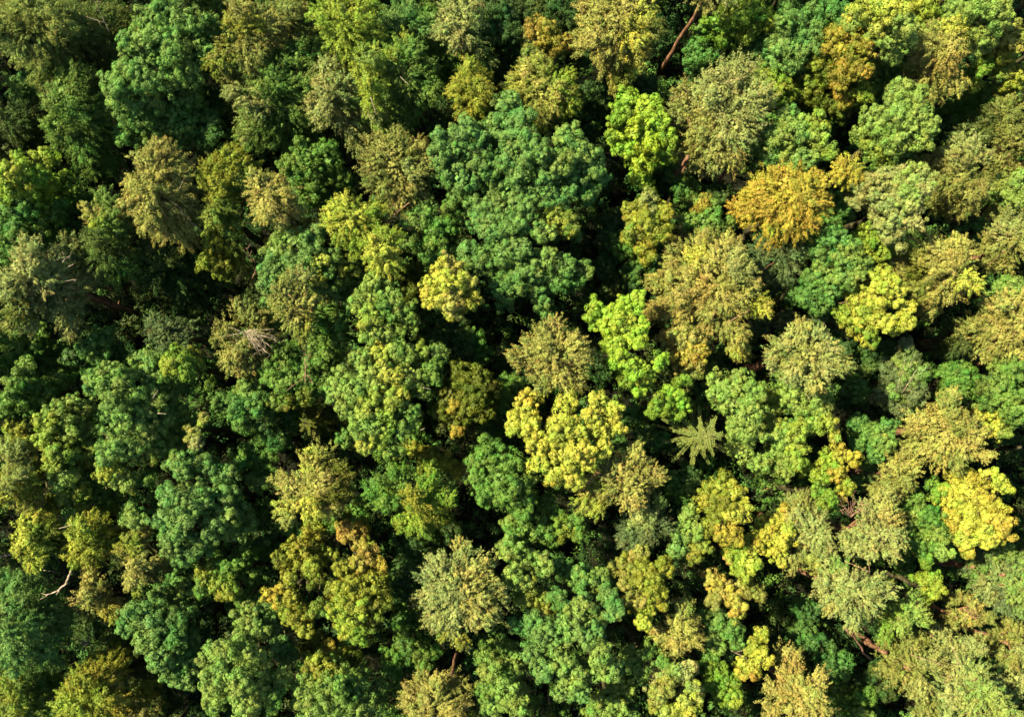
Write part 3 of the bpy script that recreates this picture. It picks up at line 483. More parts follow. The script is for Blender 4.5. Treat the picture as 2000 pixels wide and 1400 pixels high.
b g 2|615,1300,20M 642,1312,18M 590,1332,22P 640,1342,28 680,1322,20 600,1372,24P 652,1372,28 702,1342,20B 720,1372,20B 742,1345,13B 690,1392,22|broadleaf_tree|green crown at the bottom edge below the maple pair
p S 3|900,1065,14K 905,1090,22 862,1102,22 832,1122,16s 870,1130,26 907,1130,28K 942,1112,20K 842,1170,22 880,1170,30 920,1167,28K 957,1150,22k 982,1165,12k 850,1202,20 890,1212,28 932,1202,24K 962,1200,18k 872,1232,16M 896,1247,15M|pine_tree|large sage star-shaped pine at the bottom middle
f K 2|830,1330,20k 802,1360,24 850,1352,26 890,1330,18 872,1382,28 822,1392,24 902,1370,14|birch|sandy khaki crown cut by the bottom edge below the star-shaped pine
b P 2|950,1275,20G 977,1262,22 962,1312,20 992,1300,20 987,1342,24 950,1352,16G 1002,1372,24 962,1382,18|broadleaf_tree|fresh green crown at the bottom right of the star-shaped pine
b P 2|1010,1042,24G 1050,1040,22G 1000,1077,24 1032,1100,24 1062,1100,16 1010,1127,22 1025,1142,16M 1050,1170,22M 1022,1162,16M 1072,1187,11M|broadleaf_tree|light green column-like crown right of the large star-shaped pine
b G 1|1080,1010,22 1100,1032,22M 1122,1020,18 1070,985,16 1135,1045,12 1075,1050,14|broadleaf_tree|green crown directly below the brightest yellow tree
b B 3|1100,1110,20E 1132,1130,22P 1170,1132,20P 1182,1157,16 1090,1170,18E 1132,1192,22P 1162,1202,24P 1197,1190,18 1050,1215,22 1020,1222,18E 1070,1242,22 1112,1232,20P 1152,1242,22 1040,1270,22 1060,1302,20 1100,1290,22P 1170,1272,22P 1182,1302,22P 1120,1322,24P 1100,1347,18 1132,1352,15 1202,1310,13|broadleaf_tree|big bluish oak of many round clumps at the bottom middle
b M 2|1250,1082,14K 1225,1105,16k 1257,1112,20 1292,1110,18 1230,1142,20k 1267,1142,24 1247,1172,22K 1292,1170,16 1260,1200,20Z 1255,1217,13Y 1200,1110,10k|broadleaf_tree|olive-yellow star-like crown right of the big bluish oak
f K 2|1330,1190,18P 1322,1217,18 1300,1240,22 1342,1240,24 1320,1264,12 1330,1255,16|birch|small round sandy crown right of the big bluish oak
b g 1|1240,1282,18 1272,1270,16 1250,1312,14 1292,1290,12|broadleaf_tree|small green crown below the olive-yellow star-like one
b P 1|1210,1350,20 1185,1370,24 1200,1390,20 1165,1395,16 1225,1340,12|broadleaf_tree|pale green crown on the bottom edge below the big bluish oak
b S 2|1340,1310,20 1312,1322,22P 1300,1350,22M 1342,1370,24Y 1312,1390,22Z 1285,1375,16M 1355,1340,12Z|broadleaf_tree|yellow-sage crown near the bottom edge below the small round sandy one
b K 1|1400,1140,18A 1430,1162,18A 1402,1172,14k 1440,1190,16A 1462,1152,15m 1482,1160,12m|broadleaf_tree|dull ochre crown at lower right of middle beside a dark gap
b B 1|1400,1212,22 1430,1232,20G 1402,1252,18P 1440,1252,14G 1370,1200,16G 1385,1275,14G|broadleaf_tree|bluish green crown beneath the dull ochre one
b l 1|1400,1310,18 1420,1332,22Z 1432,1362,16Z 1382,1332,13 1410,1355,16 1370,1300,12G|broadleaf_tree|bright green crown near the bottom beside the small yellow one
b Y 1|1485,1240,13M 1470,1262,14M 1487,1282,17A 1455,1297,16 1470,1312,13A 1448,1312,10A|broadleaf_tree|small yellow crown above the sandy pink one at the bottom
p K 2|1550,1290,19T 1540,1320,18T 1602,1330,16 1560,1342,22T 1520,1352,18T 1590,1362,18 1560,1382,24 1510,1392,16T 1602,1392,20|pine_tree|sandy pinkish crown at the bottom edge, lower right
p S 3|1600,1100,22M 1632,1112,22g 1620,1142,24 1662,1140,24 1702,1142,22 1732,1152,16 1650,1172,22 1692,1172,26 1662,1207,20 1622,1180,14K|pine_tree|big sage pine above the dark hollow at lower right
p P 2|1780,1180,20 1792,1202,18 1742,1190,20Z 1762,1217,16 1730,1222,15l 1728,1242,13l|pine_tree|pale green crown on the right flank of the big sage pine
b Z 1|1815,1135,16 1830,1152,13 1815,1167,12 1800,1120,9|broadleaf_tree|small yellow-green star-like crown below the golden yellow tree
p k 1|1865,1167,14 1907,1177,14K 1892,1202,18K 1927,1207,12 1860,1212,16 1840,1240,14g|pine_tree|sparse crown with a curl of bare pinkish branches, lower right
p k 2|1750,1250,18 1742,1280,22 1782,1282,24 1820,1292,24S 1770,1322,24 1800,1352,22S 1790,1252,16 1812,1387,20 1745,1310,14|pine_tree|left of the two large pale pines in the bottom right corner
p S 3|1830,1242,16 1862,1262,24 1902,1262,18 1870,1302,26 1832,1332,24 1902,1322,24P 1922,1352,24P 1862,1362,26 1952,1372,22P 1902,1387,24P 1972,1395,18P 1850,1395,18|pine_tree|right of the two large pale pines in the bottom right corner
p s 2|1960,1080,20g 1930,1092,22 1910,1122,22g 1950,1122,26S 1932,1152,24S 1990,1112,20P 1982,1152,20P 1965,1180,18 1990,1190,18P|pine_tree|grey-green pine at the right edge under the golden yellow tree
p k 1|1955,1240,18 1940,1265,16 1990,1230,18k 1995,1270,20S 1975,1290,16|pine_tree|olive crown at the right edge just above the bottom right pines
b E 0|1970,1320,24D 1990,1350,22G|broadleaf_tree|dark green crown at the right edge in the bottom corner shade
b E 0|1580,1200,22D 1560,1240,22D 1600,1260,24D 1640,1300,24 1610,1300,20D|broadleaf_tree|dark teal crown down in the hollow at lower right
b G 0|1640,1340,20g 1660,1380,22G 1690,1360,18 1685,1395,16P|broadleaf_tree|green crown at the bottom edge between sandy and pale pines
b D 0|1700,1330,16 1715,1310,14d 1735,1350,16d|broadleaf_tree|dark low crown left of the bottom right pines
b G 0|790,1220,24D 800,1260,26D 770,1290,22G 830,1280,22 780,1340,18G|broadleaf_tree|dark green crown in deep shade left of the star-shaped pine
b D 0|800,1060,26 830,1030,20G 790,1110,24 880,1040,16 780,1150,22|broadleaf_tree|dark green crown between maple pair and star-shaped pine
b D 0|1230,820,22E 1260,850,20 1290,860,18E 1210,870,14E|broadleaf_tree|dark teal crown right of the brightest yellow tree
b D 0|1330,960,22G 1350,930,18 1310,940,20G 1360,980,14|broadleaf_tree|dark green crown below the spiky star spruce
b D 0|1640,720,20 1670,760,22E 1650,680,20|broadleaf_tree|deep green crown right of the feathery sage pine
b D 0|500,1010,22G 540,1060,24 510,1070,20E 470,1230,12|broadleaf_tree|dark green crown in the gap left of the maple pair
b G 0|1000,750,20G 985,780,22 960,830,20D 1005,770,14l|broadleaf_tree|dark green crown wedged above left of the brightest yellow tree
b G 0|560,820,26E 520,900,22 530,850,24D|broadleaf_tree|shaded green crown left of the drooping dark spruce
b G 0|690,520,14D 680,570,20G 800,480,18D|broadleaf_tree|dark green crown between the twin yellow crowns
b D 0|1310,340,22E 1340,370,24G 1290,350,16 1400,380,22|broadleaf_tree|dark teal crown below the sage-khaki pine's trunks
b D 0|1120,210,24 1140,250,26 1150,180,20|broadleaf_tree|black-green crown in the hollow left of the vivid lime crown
"""  # besides autumn patches, some bough codes paint a crown's lit and shaded sides

# ------------------------------------------------------------------ trees
HEIGHT = {0: 11.0, 1: 15.3, 2: 17.6, 3: 20.0}
BARKS = {'b': BARK, 'f': BARK, 'p': PINEBARK}
LEAVES = []
BUILT = []          # (crown centre xy, radius, top)


def lobes_from(code, h, spec, rng, KIND):
    """Turn a crown's bough list into world lobes; the boughs form a dome that sinks away from its apex."""
    raw = []
    for tok in spec.split():
        ch = code
        if tok[-1].isalpha():
            ch, tok = tok[-1], tok[:-1]
        x, y, r = (float(t) for t in tok.split(','))
        raw.append((x, y, r, ch))
    A = np.array([t[:3] for t in raw])
    w = A[:, 2] ** 2
    cen = (A[:, :2] * w[:, None]).sum(0) / w.sum()
    rad = cen - NADIR
    rho = np.linalg.norm(rad)
    out = rad / max(rho, 1.0)
    tan = rho / FPX
    ext = np.linalg.norm(A[:, :2] - cen, axis=1).max() + A[:, 2].mean()
    ztop = HEIGHT[h] + rng.uniform(-1.0, 1.0)
    ppm = FPX / (CAM_H - ztop)
    apex = cen + out * ext * 0.35 * min(1.0, tan * 1.6)
    res = []
    for x, y, r, ch in raw:
        off = (np.array((x, y)) - apex) / ppm
        inward = max(0.0, -float(off @ out))
        dist = np.linalg.norm(off)
        drop = min(7.5, 0.055 * dist ** 2 + 0.22 * dist + inward * tan * 1.5)
        z = ztop - drop - r / ppm * 0.6 + rng.normal(0, 0.35)
        res.append([spot(x, y, z), r * (CAM_H - z) / FPX * (1.02 if code in 'YL' else 1.13), ch])
    return res, cen, ext / ppm, ztop


def subdivide(rng, lobes, code):
    """Each bough carries smaller boughs on its flanks, so outlines break up and crowns gain depth."""
    out = []
    for c, r, ch in lobes:
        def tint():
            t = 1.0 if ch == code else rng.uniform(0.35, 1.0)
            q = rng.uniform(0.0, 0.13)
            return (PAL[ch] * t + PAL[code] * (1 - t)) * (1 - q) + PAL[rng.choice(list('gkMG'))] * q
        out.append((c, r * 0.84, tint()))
        for k in range(4):
            a = rng.uniform(0, 2 * math.pi)
            el = rng.uniform(-0.5, 0.9)
            d = np.array((math.cos(a) * math.cos(el), math.sin(a) * math.cos(el), math.sin(el)))
            rr = r * rng.uniform(0.30, 0.52)
            out.append((c + d * (r * 0.78), rr, tint() * rng.uniform(0.88, 1.12)))
        a = rng.uniform(0, 2 * math.pi)          # a lower tier bough below
        out.append((c + np.array((math.cos(a) * r * 0.5, math.sin(a) * r * 0.5, -r * 1.35)), r * 0.8, PAL[code] * 0.95))
    return out


def build_tree(name, label, code, h, kind, spec, seed, group=None):
    rng = np.random.default_rng(seed)
    sp = SPEC[kind]
    prim, cen, ext, ztop = lobes_from(code, h, spec, rng, kind)
    root_xy = np.mean([p[0][:2] for p in prim], axis=0)
    
    root = bpy.data.objects.new(name, None)
    root.location = (root_xy[0], root_xy[1], 0)
    root.empty_display_size = 0.5
    COL.objects.link(root)
    tag(root, label, 'tree', group)
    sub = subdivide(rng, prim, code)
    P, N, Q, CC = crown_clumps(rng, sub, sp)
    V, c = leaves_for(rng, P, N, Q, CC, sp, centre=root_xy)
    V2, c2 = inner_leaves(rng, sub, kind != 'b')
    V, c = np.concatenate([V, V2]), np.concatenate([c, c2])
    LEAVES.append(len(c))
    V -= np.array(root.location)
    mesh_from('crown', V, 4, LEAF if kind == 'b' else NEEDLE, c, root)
    T = Tubes()
    zfork = max(2.5, ztop * (0.5 if kind != 'p' else 0.62))
    r0 = 0.16 + 0.011 * ztop * (1 + 0.04 * ext)
    top = np.array((root_xy[0], root_xy[1], ztop - 2.2)) + np.array((*rng.normal(0, 0.3, 2), 0))
    pts = T.limb(rng, (root_xy[0], root_xy[1], -0.3), top, r0 * 1.25, r0 * 0.35, 0.02, 8, sides=9)
    for c3, r, ch in prim:
        t = rng.uniform(0.0, 0.75)
        z = zfork + (top[2] - zfork) * t * 0.8
        z = min(z, c3[2] - 0.4)
        a = np.array((root_xy[0], root_xy[1], z))
        tip = c3 + np.array((0, 0, r * rng.uniform(-0.2, 0.35)))
        T.limb(rng, a, tip, r0 * 0.34, 0.05, 0.10, 5, sag=-0.06)
        for q in range(3):
            d = unit(rng.normal(size=3) + np.array((0, 0, 0.5)))
            T.limb(rng, tip, c3 + d * r * rng.uniform(0.7, 1.0), 0.045, 0.012, 0.14, 3, sides=4)
    T.build('trunk', BARKS[kind], root)
    BUILT.append((root_xy, ext, ztop, label))
    return root


rows = [r for r in CATALOG.strip().split('\n') if r.strip()]
TREE_ROOTS = {}
for i, row in enumerate(rows):
    head, spec, name, label = row.split('|')
    kind, code, h = head.split()
    TREE_ROOTS[label] = build_tree(name, label, code, int(h), kind, spec, 1000 + i)


# ------------------------------------------------------------------ spiky conifers seen from above
def star_conifer(px, py, ztop, reach, colour, label, seed, whorls=9, fill=1.0, droop=0.45, name='spruce_tree'):
    rng = np.random.default_rng(seed)
    top = spot(px, py, ztop)
    root = bpy.data.objects.new(name, None)
    root.location = (top[0], top[1], 0)
    COL.objects.link(root)
    tag(root, label, 'tree')
    T = Tubes()
    T.limb(rng, (top[0], top[1], -0.3), top, 0.26, 0.03, 0.01, 8, sides=8)
    V, C = [], []
    col = PAL[colour]
    for w in range(whorls):
        t = (w + 0.6) / whorls
        z = ztop - 0.3 - t * reach * 2.6
        L0 = reach * (0.18 + 0.85 * t)
        nb = 7 + int(2 * t)
        a0 = rng.uniform(0, 6.28)
        for k in range(nb):
            if rng.random() > fill: continue
            a = a0 + 2 * math.pi * k / nb + rng.normal(0, 0.14)
            L = L0 * rng.uniform(0.55, 1.15)
            s = np.array((top[0], top[1], z))
            e = s + np.array((math.cos(a) * L, math.sin(a) * L, -L * droop + 0.15))
            T.limb(rng, s, e, 0.045, 0.012, 0.05, 4, sag=0.06, sides=4)
            m = int(95 * L)
            u = rng.uniform(0.08, 1.0, m)
            p = s + (e - s) * u[:, None]
            p[:, 2] += 0.06 * L * np.sin(math.pi * u)
            side = np.array((-math.sin(a), math.cos(a), 0))
            wdt = 0.08 + 0.20 * L / reach * (1 - u) * u * 2.2 + 0.06
            sg = rng.choice((-1, 1), m)
            tw = unit(side[None] * sg[:, None] * 0.9 + np.array((math.cos(a), math.sin(a), 0))[None] * 0.6
                      + rng.normal(0, 0.22, (m, 3)) + np.array((0, 0, -0.08)))
            ln = (wdt * rng.uniform(0.6, 1.3, m))[:, None]
            nrm = unit(np.array((0, 0, 1.0)) + rng.normal(0, 0.45, (m, 3)))
            b = unit(np.cross(nrm, tw)) * 0.035
            V.append(np.stack([p, p + tw * ln * 0.5 + b * 0.75, p + tw * ln, p + tw * ln * 0.5 - b * 0.75], 1).reshape(-1, 3))
            C.append(col[None] * rng.uniform(0.75, 1.3, (m, 1)) * (1 + rng.normal(0, 0.06, (m, 3))))
    V = np.concatenate(V) - np.array(root.location)
    mesh_from('crown', V, 4, NEEDLE, np.clip(np.concatenate(C), 0.002, 0.8), root)
    T.build('trunk', BARK, root)
    return root


star_conifer(1398, 852, 19.6, 3.4, 'O', 'spiky star-shaped yellow-olive spruce right of the brightest yellow crown', 71, 6)
star_conifer(592, 826, 13.5, 3.0, 'm', 'dark drooping spiky spruce above the ochre yellow crown', 72, 6)
star_conifer(1590, 672, 19.0, 1.7, 'K', 'spiky pale spruce top rising inside the feathery sage pine', 73, 8)
star_conifer(488, 655, 17.2, 2.0, 'k', 'spiky khaki spruce top beside the fan of bare grey twigs', 74, 7, 0.8)


# ------------------------------------------------------------------ bare wood
def bare_thing(name, label, cat, segs, mat, seed, wob=0.05, group=None, twigs=0):
    """segs: list of (px,py,z)->(px,py,z), r0, r1."""
    rng = np.random.default_rng(seed)
    T = Tubes()
    for (a, b, r0, r1) in segs:
        pts = T.limb(rng, spot(*a), spot(*b), r0, r1, wob, 7, sides=8 if r0 > 0.1 else 5)
        for k in range(twigs):
            i = rng.integers(1, len(pts))
            d = unit(rng.normal(size=3) + np.array((0, 0, 0.3)))
            T.limb(rng, pts[i], pts[i] + d * rng.uniform(0.3, 0.9), max(r1 * 0.7, 0.015), 0.008, 0.12, 3, sides=4)
    o = T.build(name, mat)
    return tag(o, label, cat, group)


def add_trunk(label, segs, seed, mat=None, name='trunk', twigs=0):
    """A visible bare stem belonging to an existing tree."""
    root = TREE_ROOTS[label]
    rng = np.random.default_rng(seed)
    T = Tubes()
    for (a, b, r0, r1) in segs:
        pts = T.limb(rng, spot(*a), spot(*b), r0 if r0 > .1 else r0 * .55, r1 if r0 > .1 else r1 * .55, 0.02 if r0 > .1 else 0.03, 7, sides=9 if r0 > 0.1 else 5)
        for k in range(twigs):
            i = rng.integers(1, len(pts))
            d = unit(rng.normal(size=3) + np.array((0, 0, 0.3)))
            T.limb(rng, pts[i], pts[i] + d * rng.uniform(0.3, 0.8), max(r1 * 0.7, 0.015), 0.008, 0.12, 3, sides=4)
    o = T.build(name, mat or PINEBARK, root)
    return o

def L_(s):
    for k in TREE_ROOTS:
        if s in k: return k
    raise KeyError(s)


# visible stems of standing trees
add_trunk(L_('long bare red trunk'), [((266, 613, 2.0), (133, 560, 15.0), 0.25, 0.18), ((150, 570, 13.8), (120, 545, 16), 0.07, 0.03),
          ((133, 560, 15.0), (150, 545, 16.3), 0.06, 0.02)], 1, twigs=2)
add_trunk(L_('reddish trunks showing'), [((1316, 352, 8), (1344, 306, 15), 0.24, 0.17), ((1396, 362, 8), (1470, 268, 16.5), 0.20, 0.12),
          ((1390, 262, 18.6), (1396, 238, 19.6), 0.05, 0.03)], 2)
add_trunk(L_('leaning over a bare trunk'), [((1893, 711, 5), (1990, 697, 13), 0.22, 0.17)], 3)
add_trunk(L_('grey-green pine at the right edge'), [((1838, 1096, 3), (1900, 1106, 14), 0.20, 0.17)], 4)
add_trunk(L_('left of the two large pale pines'), [((1688, 1251, 6), (1730, 1274, 13.5), 0.21, 0.18)], 5)
add_trunk(L_('right of the two large pale pines'), [((1806, 1222, 10), (1822, 1246, 15), 0.10, 0.07), ((1860, 1262, 19.6), (1890, 1330, 19.8), 0.05, 0.02),
          ((1780, 1278, 19.4), (1850, 1300, 19.8), 0.05, 0.02)], 6, PINKBARK, 'branch')
add_trunk(L_('sandy khaki crown cut by the bottom'), [((897, 1262, 4), (881, 1316, 16), 0.20, 0.14)], 7)
add_trunk(L_('green crown at the right edge below the bare trunk'), [((1925, 881, 3), (1992, 872, 12), 0.24, 0.2)], 8, BARK)
add_trunk(L_('round mustard green crown'), [((1462, 976, 9), (1500, 952, 14), 0.10, 0.05)], 9)
add_trunk(L_('khaki green pine at the right edge with a red'), [((1930, 520, 14), (1962, 490, 18), 0.09, 0.05)], 10)
add_trunk(L_('olive pine at the right edge with a rusty'), [((1952, 345, 14), (1972, 300, 17), 0.08, 0.04), ((1950, 322, 14), (1960, 290, 16.6), 0.06, 0.03)], 11, twigs=2)
add_trunk(L_('grey-green soft crown directly'), [((1478, 535, 13), (1512, 512, 16.5), 0.10, 0.05)], 12)
add_trunk(L_('bluish oak of many'), [((1072, 1386, 3), (1072, 1352, 12), 0.16, 0.12), ((1112, 1225, 19.8), (1134, 1213, 20.2), 0.05, 0.03)], 13, BARK)
add_trunk(L_('big sage pine above the dark hollow'), [((1705, 1292, 3), (1648, 1222, 12), 0.11, 0.09), ((1650, 1095, 18.5), (1698, 1116, 19.5), 0.05, 0.03),
          ((1698, 1120, 19.4), (1695, 1085, 20.2), 0.05, 0.02)], 14, PINKBARK)

# pale bare branches poking out of crowns, each part of its tree
add_trunk(L_('large feathery olive birch'), [((213, 62, 20.2), (190, 12, 22.5), 0.07, 0.03), ((206, 45, 20.9), (168, 33, 21.5), 0.04, 0.02),
          ((190, 12, 22.5), (196, 3, 22.9), 0.03, 0.015)], 20, PALEBARK, 'branch', 1)
add_trunk(L_('big khaki birch with a pale'), [((396, 456, 14), (343, 400, 19.8), 0.07, 0.04), ((350, 370, 20), (358, 352, 20.6), 0.04, 0.02)], 21, PALEBARK, 'branch')
add_trunk(L_('slim light green birch'), [((730, 232, 19.3), (718, 224, 18.8), 0.05, 0.03), ((724, 190, 20.6), (735, 225, 20.4), 0.06, 0.04)], 22, PALEBARK, 'branch')
add_trunk(L_('tall green crown lit yellow'), [((749, 212, 16.5), (757, 185, 19), 0.05, 0.03), ((782, 150, 19), (797, 165, 19.4), 0.04, 0.03), ((734, 270, 14), (725, 255, 15.5), 0.05, 0.03)], 23, PALEBARK, 'branch')
add_trunk(L_('bright yellow-green birch at the top'), [((680, 22, 21), (664, 5, 21.8), 0.05, 0.03)], 24, PALEBARK, 'branch')
add_trunk(L_('vivid mustard yellow crown'), [((115, 1032, 17), (140, 1024, 18.2), 0.06, 0.04), ((85, 1113, 15), (112, 1117, 15.6), 0.04, 0.02)], 25, PALEBARK, 'branch')
add_trunk(L_('large grey-green oak'), [((298, 778, 20.3), (308, 762, 21), 0.04, 0.03), ((308, 807, 20.3), (325, 808, 20.5), 0.05, 0.04), ((200, 845, 18.6), (212, 857, 19), 0.04, 0.03),
          ((228, 893, 18), (228, 878, 18.6), 0.04, 0.03)], 26, PALEBARK, 'branch')
add_trunk(L_('large star-like light green'), [((826, 757, 18.2), (842, 760, 17.9), 0.06, 0.03), ((814, 826, 16.8), (818, 834, 17), 0.05, 0.03), ((820, 840, 16.8), (830, 836, 16.8), 0.05, 0.03)], 27, PALEBARK, 'branch')
add_trunk(L_('bare pale branches right'), [((597, 750, 15.8), (596, 700, 17), 0.06, 0.05), ((596, 722, 16.8), (606, 690, 18), 0.06, 0.03), ((598, 735, 16), (560, 762, 16.4), 0.04, 0.02),
          ((600, 732, 16.4), (612, 748, 16.6), 0.04, 0.02), ((606, 700, 17.2), (590, 684, 18), 0.04, 0.02)], 28, PINKBARK, 'branch', 2)
add_trunk(L_('upright bare stems'), [((1762, 768, 15.6), (1790, 722, 17.2), 0.05, 0.03), ((1770, 752, 15.8), (1810, 718, 17.4), 0.05, 0.02), ((1776, 720, 16.4), (1784, 695, 17.6), 0.04, 0.02),
          ((1752, 760, 15.8), (1768, 700, 17.2), 0.04, 0.02)], 29, PALEBARK, 'branch', 2)
add_trunk(L_('yellow-lime crown with ragged'), [((1657, 598, 18.2), (1652, 582, 19), 0.08, 0.05), ((1638, 592, 18.4), (1652, 590, 18.6), 0.04, 0.03)], 30, PINKBARK, 'branch')
add_trunk(L_('khaki brown pine with rusty'), [((765, 424, 16), (800, 396, 17.8), 0.08, 0.05), ((775, 416, 16.6), (770, 400, 17.6), 0.05, 0.02)], 31, PINKBARK, 'branch', 2)
add_trunk(L_('yellow-olive birch with ragged'), [((500, 515, 15), (475, 488, 16.8), 0.06, 0.04), ((495, 510, 15), (480, 484, 16.6), 0.05, 0.03), ((492, 545, 14), (502, 520, 15), 0.05, 0.03)], 32, PINKBARK, 'branch', 2)
add_trunk(L_('grey-green pine at the left'), [((128, 505, 17.6), (122, 492, 18.4), 0.07, 0.04), ((128, 505, 17.6), (138, 498, 18.2), 0.05, 0.03), ((128, 505, 17.6), (122, 512, 16.8), 0.06, 0.04),
          ((128, 524, 16), (145, 515, 17), 0.05, 0.03), ((118, 550, 16.6), (148, 546, 17.2), 0.05, 0.03)], 33, PALEBARK, 'branch', 1)
add_trunk(L_('tangle of bare pinkish'), [((660 + 1000, 1010, 18), (x, y, 19.6), 0.05, 0.015) for x, y in ((1640, 975), (1655, 968), (1672, 975), (1690, 972), (1684, 990), (1645, 1000), (1650, 985), (1668, 962), (1695, 985), (1662, 978))], 34, PINKBARK, 'branch', 3)
add_trunk(L_('curl of bare pinkish'), [((1895, 1200, 15.2), (x, y, 16.8), 0.06, 0.02) for x, y in ((1880, 1212), (1906, 1210), (1898, 1186), (1882, 1192), (1912, 1200), (1890, 1180))], 35, PINKBARK, 'branch', 3)
add_trunk(L_('feathery pale sage pine'), [((1528, 740, 17), (1545, 728, 18), 0.06, 0.03), ((1535, 745, 17), (1560, 740, 18), 0.05, 0.03), ((1540, 725, 17.6), (1535, 755, 16.6), 0.05, 0.03)], 36, PINKBARK, 'branch', 2)
add_trunk(L_('very large khaki and tan'), [((1388, 628, 16.5), (1400, 600, 18), 0.08, 0.05), ((1420, 630, 17), (1465, 605, 18.6), 0.06, 0.03)], 37, PINKBARK, 'branch')
fr = random.Random(9)
fan = [((482 + fr.uniform(-8, 10), 650 + fr.uniform(-6, 8), 17.6), (488 + R_ * math.cos(a_), 654 + R_ * 0.75 * math.sin(a_), 18.0 - fr.uniform(0, 0.7)), 0.055, 0.015)
       for a_, R_ in [(fr.uniform(0.05, 1.75), fr.uniform(28, 70)) for q in range(15)] + [(-0.3, 50), (-2.7, 46), (3.05, 58), (2.3, 34)]]
add_trunk(L_('half-dead khaki'), fan, 38, GREYBARK, 'branch', 5)
add_trunk(L_('small yellow crown above the sandy'), [((1428, 1270, 15), (1460, 1287, 15.8), 0.05, 0.03), ((1434, 1274, 15), (1456, 1268, 15.8), 0.04, 0.02)], 39, PALEBARK, 'branch')
add_trunk(L_('sage-khaki pine with reddish'), [((1418, 160, 21), (1460, 150, 21.6), 0.04, 0.02), ((1340, 232, 18.6), (1350, 236, 18.6), 0.04, 0.02)], 40, PINKBARK, 'branch', 2)

# the long bare pine trunk at the top: its crown lies mostly past the frame
rngp = np.random.default_rng(401)
ptop = spot(1392, -30, 19.5)
pbase = spot(1293, 135, 1.0)
pr = bpy.data.objects.new('pine_tree', None)
pr.location = (pbase[0], pbase[1], 0)
COL.objects.link(pr)
tag(pr, 'tall pine with a long bare reddish trunk slanting to the top edge', 'tree')
T = Tubes()
T.limb(rngp, pbase - np.array((0, 0, 1.2)), ptop, 0.27, 0.18, 0.012, 10, sides=10)
pl = [(spot(x, y, z), r, PAL[c]) for x, y, z, r, c in ((1385, 2, 17.5, 1.1, 'k'), (1410, -25, 19, 1.5, 'S'), (1370, -40, 19, 1.3, 'S'), (1440, -40, 18.5, 1.4, 'k'), (1390, -70, 20, 1.5, 'S'))]
for c3, r, cc in pl:
    T.limb(rngp, ptop - np.array((0, 0, 2.5)), c3, 0.10, 0.03, 0.1, 4)
P, N, Q, CC = crown_clumps(rngp, pl, SPEC['p'])
V, c = leaves_for(rngp, P, N, Q, CC, SPEC['p'], centre=ptop)
mesh_from('crown', V - np.array(pr.location), 4, NEEDLE, c, pr)
T.build('trunk', PINEBARK, pr)

# dead wood standing free
bare_thing('dead_branch', 'curved pale dead branch with forked tip over dark foliage at lower left', 'dead branch',
           [((139, 1113, 16.0), (130, 1138, 16.3), 0.08, 0.10), ((130, 1138, 16.3), (112, 1154, 16.2), 0.10, 0.08), ((112, 1154, 16.2), (90, 1162, 16.2), 0.08, 0.035),
            ((92, 1161, 16.2), (80, 1158, 16.2), 0.035, 0.015), ((93, 1162, 16.2), (78, 1170, 16.2), 0.035, 0.015), ((119, 1149, 16.2), (110, 1161, 16.2), 0.05, 0.03)], PALEBARK, 51, 0.04)
segs = [((163, 1255, 11.5), (163 + 16 * math.cos(a) * k, 1253 + 11 * math.sin(a) * k, 12.4 - k), 0.03, 0.012)
        for a, k in [(i * 0.55, 0.6 + 0.4 * ((i * 7) % 5) / 4) for i in range(16)]]
segs.append(((170, 1252, 0.0), (163, 1255, 12.3), 0.12, 0.05))
bare_thing('dead_tree', 'small dead tree top of grey radiating twigs above the golden olive crown', 'dead tree', segs, PALEBARK, 52, 0.05, twigs=1)
bare_thing('fallen_trunk', 'thin pale fallen trunk lying at the left edge above the teal birch', 'fallen trunk',
           [((-8, 1087, 9), (34, 1081, 9), 0.12, 0.08)], PALEBARK, 53, 0.02)
bare_thing('dead_tree', 'leaning bare reddish trunk beside the pale green flank crown at lower right', 'dead trunk',
           [((1806, 1220, 4), (1820, 1244, 12), 0.13, 0.09)], PINEBARK, 54, 0.02)

# ------------------------------------------------------------------ shaded understory trees
rng0 = np.random.default_rng(5)
under = []
gx = np.arange(-58, 57, 6.6)
gy = np.arange(-33, 48, 6.6)
for ix, x in enumerate(gx):
    for iy, y in enumerate(gy):
        under.append((x + rng0.uniform(-1.8, 1.8) + (3.1 if iy % 2 else 0), y + rng0.uniform(-1.8, 1.8)))
UL = 'low leafy understory tree nearly lost in deep shade between the tall crowns'
for i, (x, y) in enumerate(under):
    rng = np.random.default_rng(9000 + i)
    z = rng.uniform(3.4, 6.8)
    r = rng.uniform(1.5, 2.4)
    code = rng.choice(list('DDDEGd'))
    kind = rng.choice(list('bbf'))
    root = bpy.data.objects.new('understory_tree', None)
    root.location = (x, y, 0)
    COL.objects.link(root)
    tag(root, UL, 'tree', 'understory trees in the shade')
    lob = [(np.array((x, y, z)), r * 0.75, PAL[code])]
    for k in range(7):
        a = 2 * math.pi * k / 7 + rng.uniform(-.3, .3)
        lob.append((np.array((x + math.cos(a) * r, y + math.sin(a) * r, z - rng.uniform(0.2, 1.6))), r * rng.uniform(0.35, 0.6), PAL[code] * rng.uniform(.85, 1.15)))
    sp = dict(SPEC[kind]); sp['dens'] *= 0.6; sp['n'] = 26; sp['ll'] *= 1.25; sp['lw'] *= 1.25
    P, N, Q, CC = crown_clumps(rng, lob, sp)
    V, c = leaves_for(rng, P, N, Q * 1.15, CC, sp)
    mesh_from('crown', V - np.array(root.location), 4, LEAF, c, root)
    T = Tubes()
    T.limb(rng, (x, y, -0.3), (x, y, z), 0.14, 0.04, 0.03, 5)
    for l in lob[1:]:
        T.limb(rng, (x, y, z * 0.6), l[0], 0.05, 0.015, 0.1, 3, sides=4)
    T.build('trunk', BARK, root)

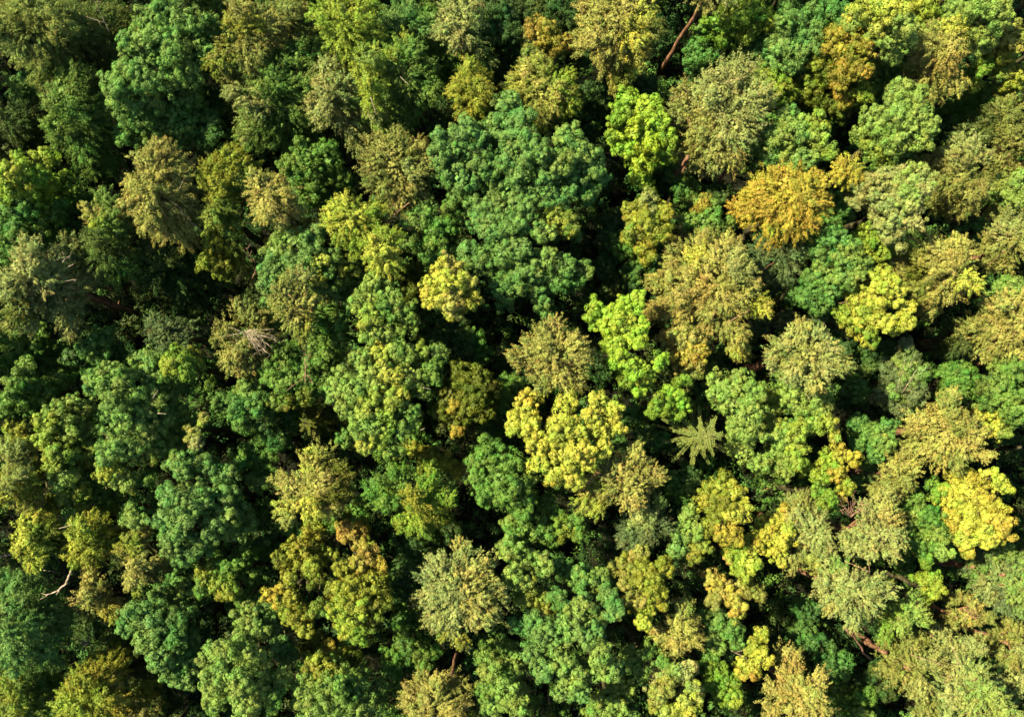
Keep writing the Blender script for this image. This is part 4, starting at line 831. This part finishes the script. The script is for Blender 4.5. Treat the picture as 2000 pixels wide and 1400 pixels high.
# ------------------------------------------------------------------ the forest goes on past the frame
ring = []
for x in np.arange(-66, 67, 6.0):
    for y in np.arange(-46, 58, 6.0):
        zc = 16.0
        px = 1000 + (RM.T @ (np.array((x, y, zc)) - CAM))[0] * FPX / -(RM.T @ (np.array((x, y, zc)) - CAM))[2]
        py = 700 - (RM.T @ (np.array((x, y, zc)) - CAM))[1] * FPX / -(RM.T @ (np.array((x, y, zc)) - CAM))[2]
        if (px < -62 or px > 2062 or py < -62 or py > 1462) and -430 < px < 2340 and -260 < py < 1720:
            ring.append((x, y))
for i, (x, y) in enumerate(ring):
    rng = np.random.default_rng(12000 + i)
    x, y = x + rng.uniform(-1.2, 1.2), y + rng.uniform(-1.2, 1.2)
    z, r, code = rng.uniform(14.5, 17.5), rng.uniform(2.2, 3.0), rng.choice(list('GPEBkSgM'))
    root = bpy.data.objects.new('broadleaf_tree', None)
    root.location = (x, y, 0)
    COL.objects.link(root)
    tag(root, 'mixed green forest tree standing just beyond the edge of the picture', 'tree', 'trees beyond the picture edge')
    lob = [(np.array((x, y, z)), r * 0.7, PAL[code])]
    for k in range(11):
        a = 2.4 * k + rng.uniform(-.3, .3)
        q = r * (0.5 if k < 4 else 1.0)
        lob.append((np.array((x + math.cos(a) * q, y + math.sin(a) * q, z + 0.6 - rng.uniform(0.2, 1.0) - q * 0.7)), r * rng.uniform(0.3, 0.5), PAL[code] * rng.uniform(.85, 1.15)))
    sp = dict(SPEC['b']); sp['dens'] *= 0.7; sp['n'] = 26; sp['ll'] *= 1.5; sp['lw'] *= 1.5
    P, N, Q, CC = crown_clumps(rng, lob, sp)
    V, c = leaves_for(rng, P, N, Q * 1.1, CC, sp)
    V2, c2 = inner_leaves(rng, lob)
    mesh_from('crown', np.concatenate([V, V2]) - np.array(root.location), 4, LEAF, np.concatenate([c, c2]), root)
    T = Tubes()
    T.limb(rng, (x, y, -0.3), (x, y, z), 0.32, 0.08, 0.02, 6)
    for l in lob[1:]:
        T.limb(rng, (x, y, z * 0.55), l[0], 0.09, 0.03, 0.08, 4, sides=4)
    T.build('trunk', BARK, root)

# ------------------------------------------------------------------ forest floor
n = 140
xs = np.concatenate([np.linspace(-1500, -90, 12), np.linspace(-85, 85, n), np.linspace(90, 1500, 12)])
X, Y = np.meshgrid(xs, xs)
Z = 0.25 * np.sin(X * 0.11 + 1.3) * np.cos(Y * 0.13) + 0.12 * np.sin(X * 0.37 + Y * 0.29) + 0.05 * np.sin(X * 1.7) * np.sin(Y * 1.5 + 2)
m = len(xs)
gv = np.stack([X, Y, Z], -1).reshape(-1, 3)
gf = [(j * m + i, j * m + i + 1, (j + 1) * m + i + 1, (j + 1) * m + i) for j in range(m - 1) for i in range(m - 1)]
gm = bpy.data.meshes.new('forest_floor')
gm.from_pydata([tuple(v) for v in gv], [], gf)
for p in gm.polygons: p.use_smooth = True
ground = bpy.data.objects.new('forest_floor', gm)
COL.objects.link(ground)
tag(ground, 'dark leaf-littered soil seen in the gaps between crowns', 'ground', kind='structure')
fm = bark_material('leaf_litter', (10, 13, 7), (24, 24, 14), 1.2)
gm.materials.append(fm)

rng = np.random.default_rng(77)
M = 22000
P = np.stack([rng.uniform(-64, 64, M), rng.uniform(-42, 56, M), rng.uniform(0.1, 1.0, M) ** 2 * 4.2], -1)
N = np.tile(np.array((0, 0, 1.0)), (M, 1))
Q = rng.uniform(0.4, 0.85, M)
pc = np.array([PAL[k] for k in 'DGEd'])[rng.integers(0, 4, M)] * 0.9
sp = dict(SPEC['b']); sp['n'] = 34; sp['ll'] = 0.26; sp['lw'] = 0.15
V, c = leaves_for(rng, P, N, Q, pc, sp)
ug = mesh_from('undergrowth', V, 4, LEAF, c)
tag(ug, 'low bushes and saplings covering the forest floor', 'undergrowth', kind='stuff')

open('/tmp/leaves.txt', 'w').write(str(sum(LEAVES)))
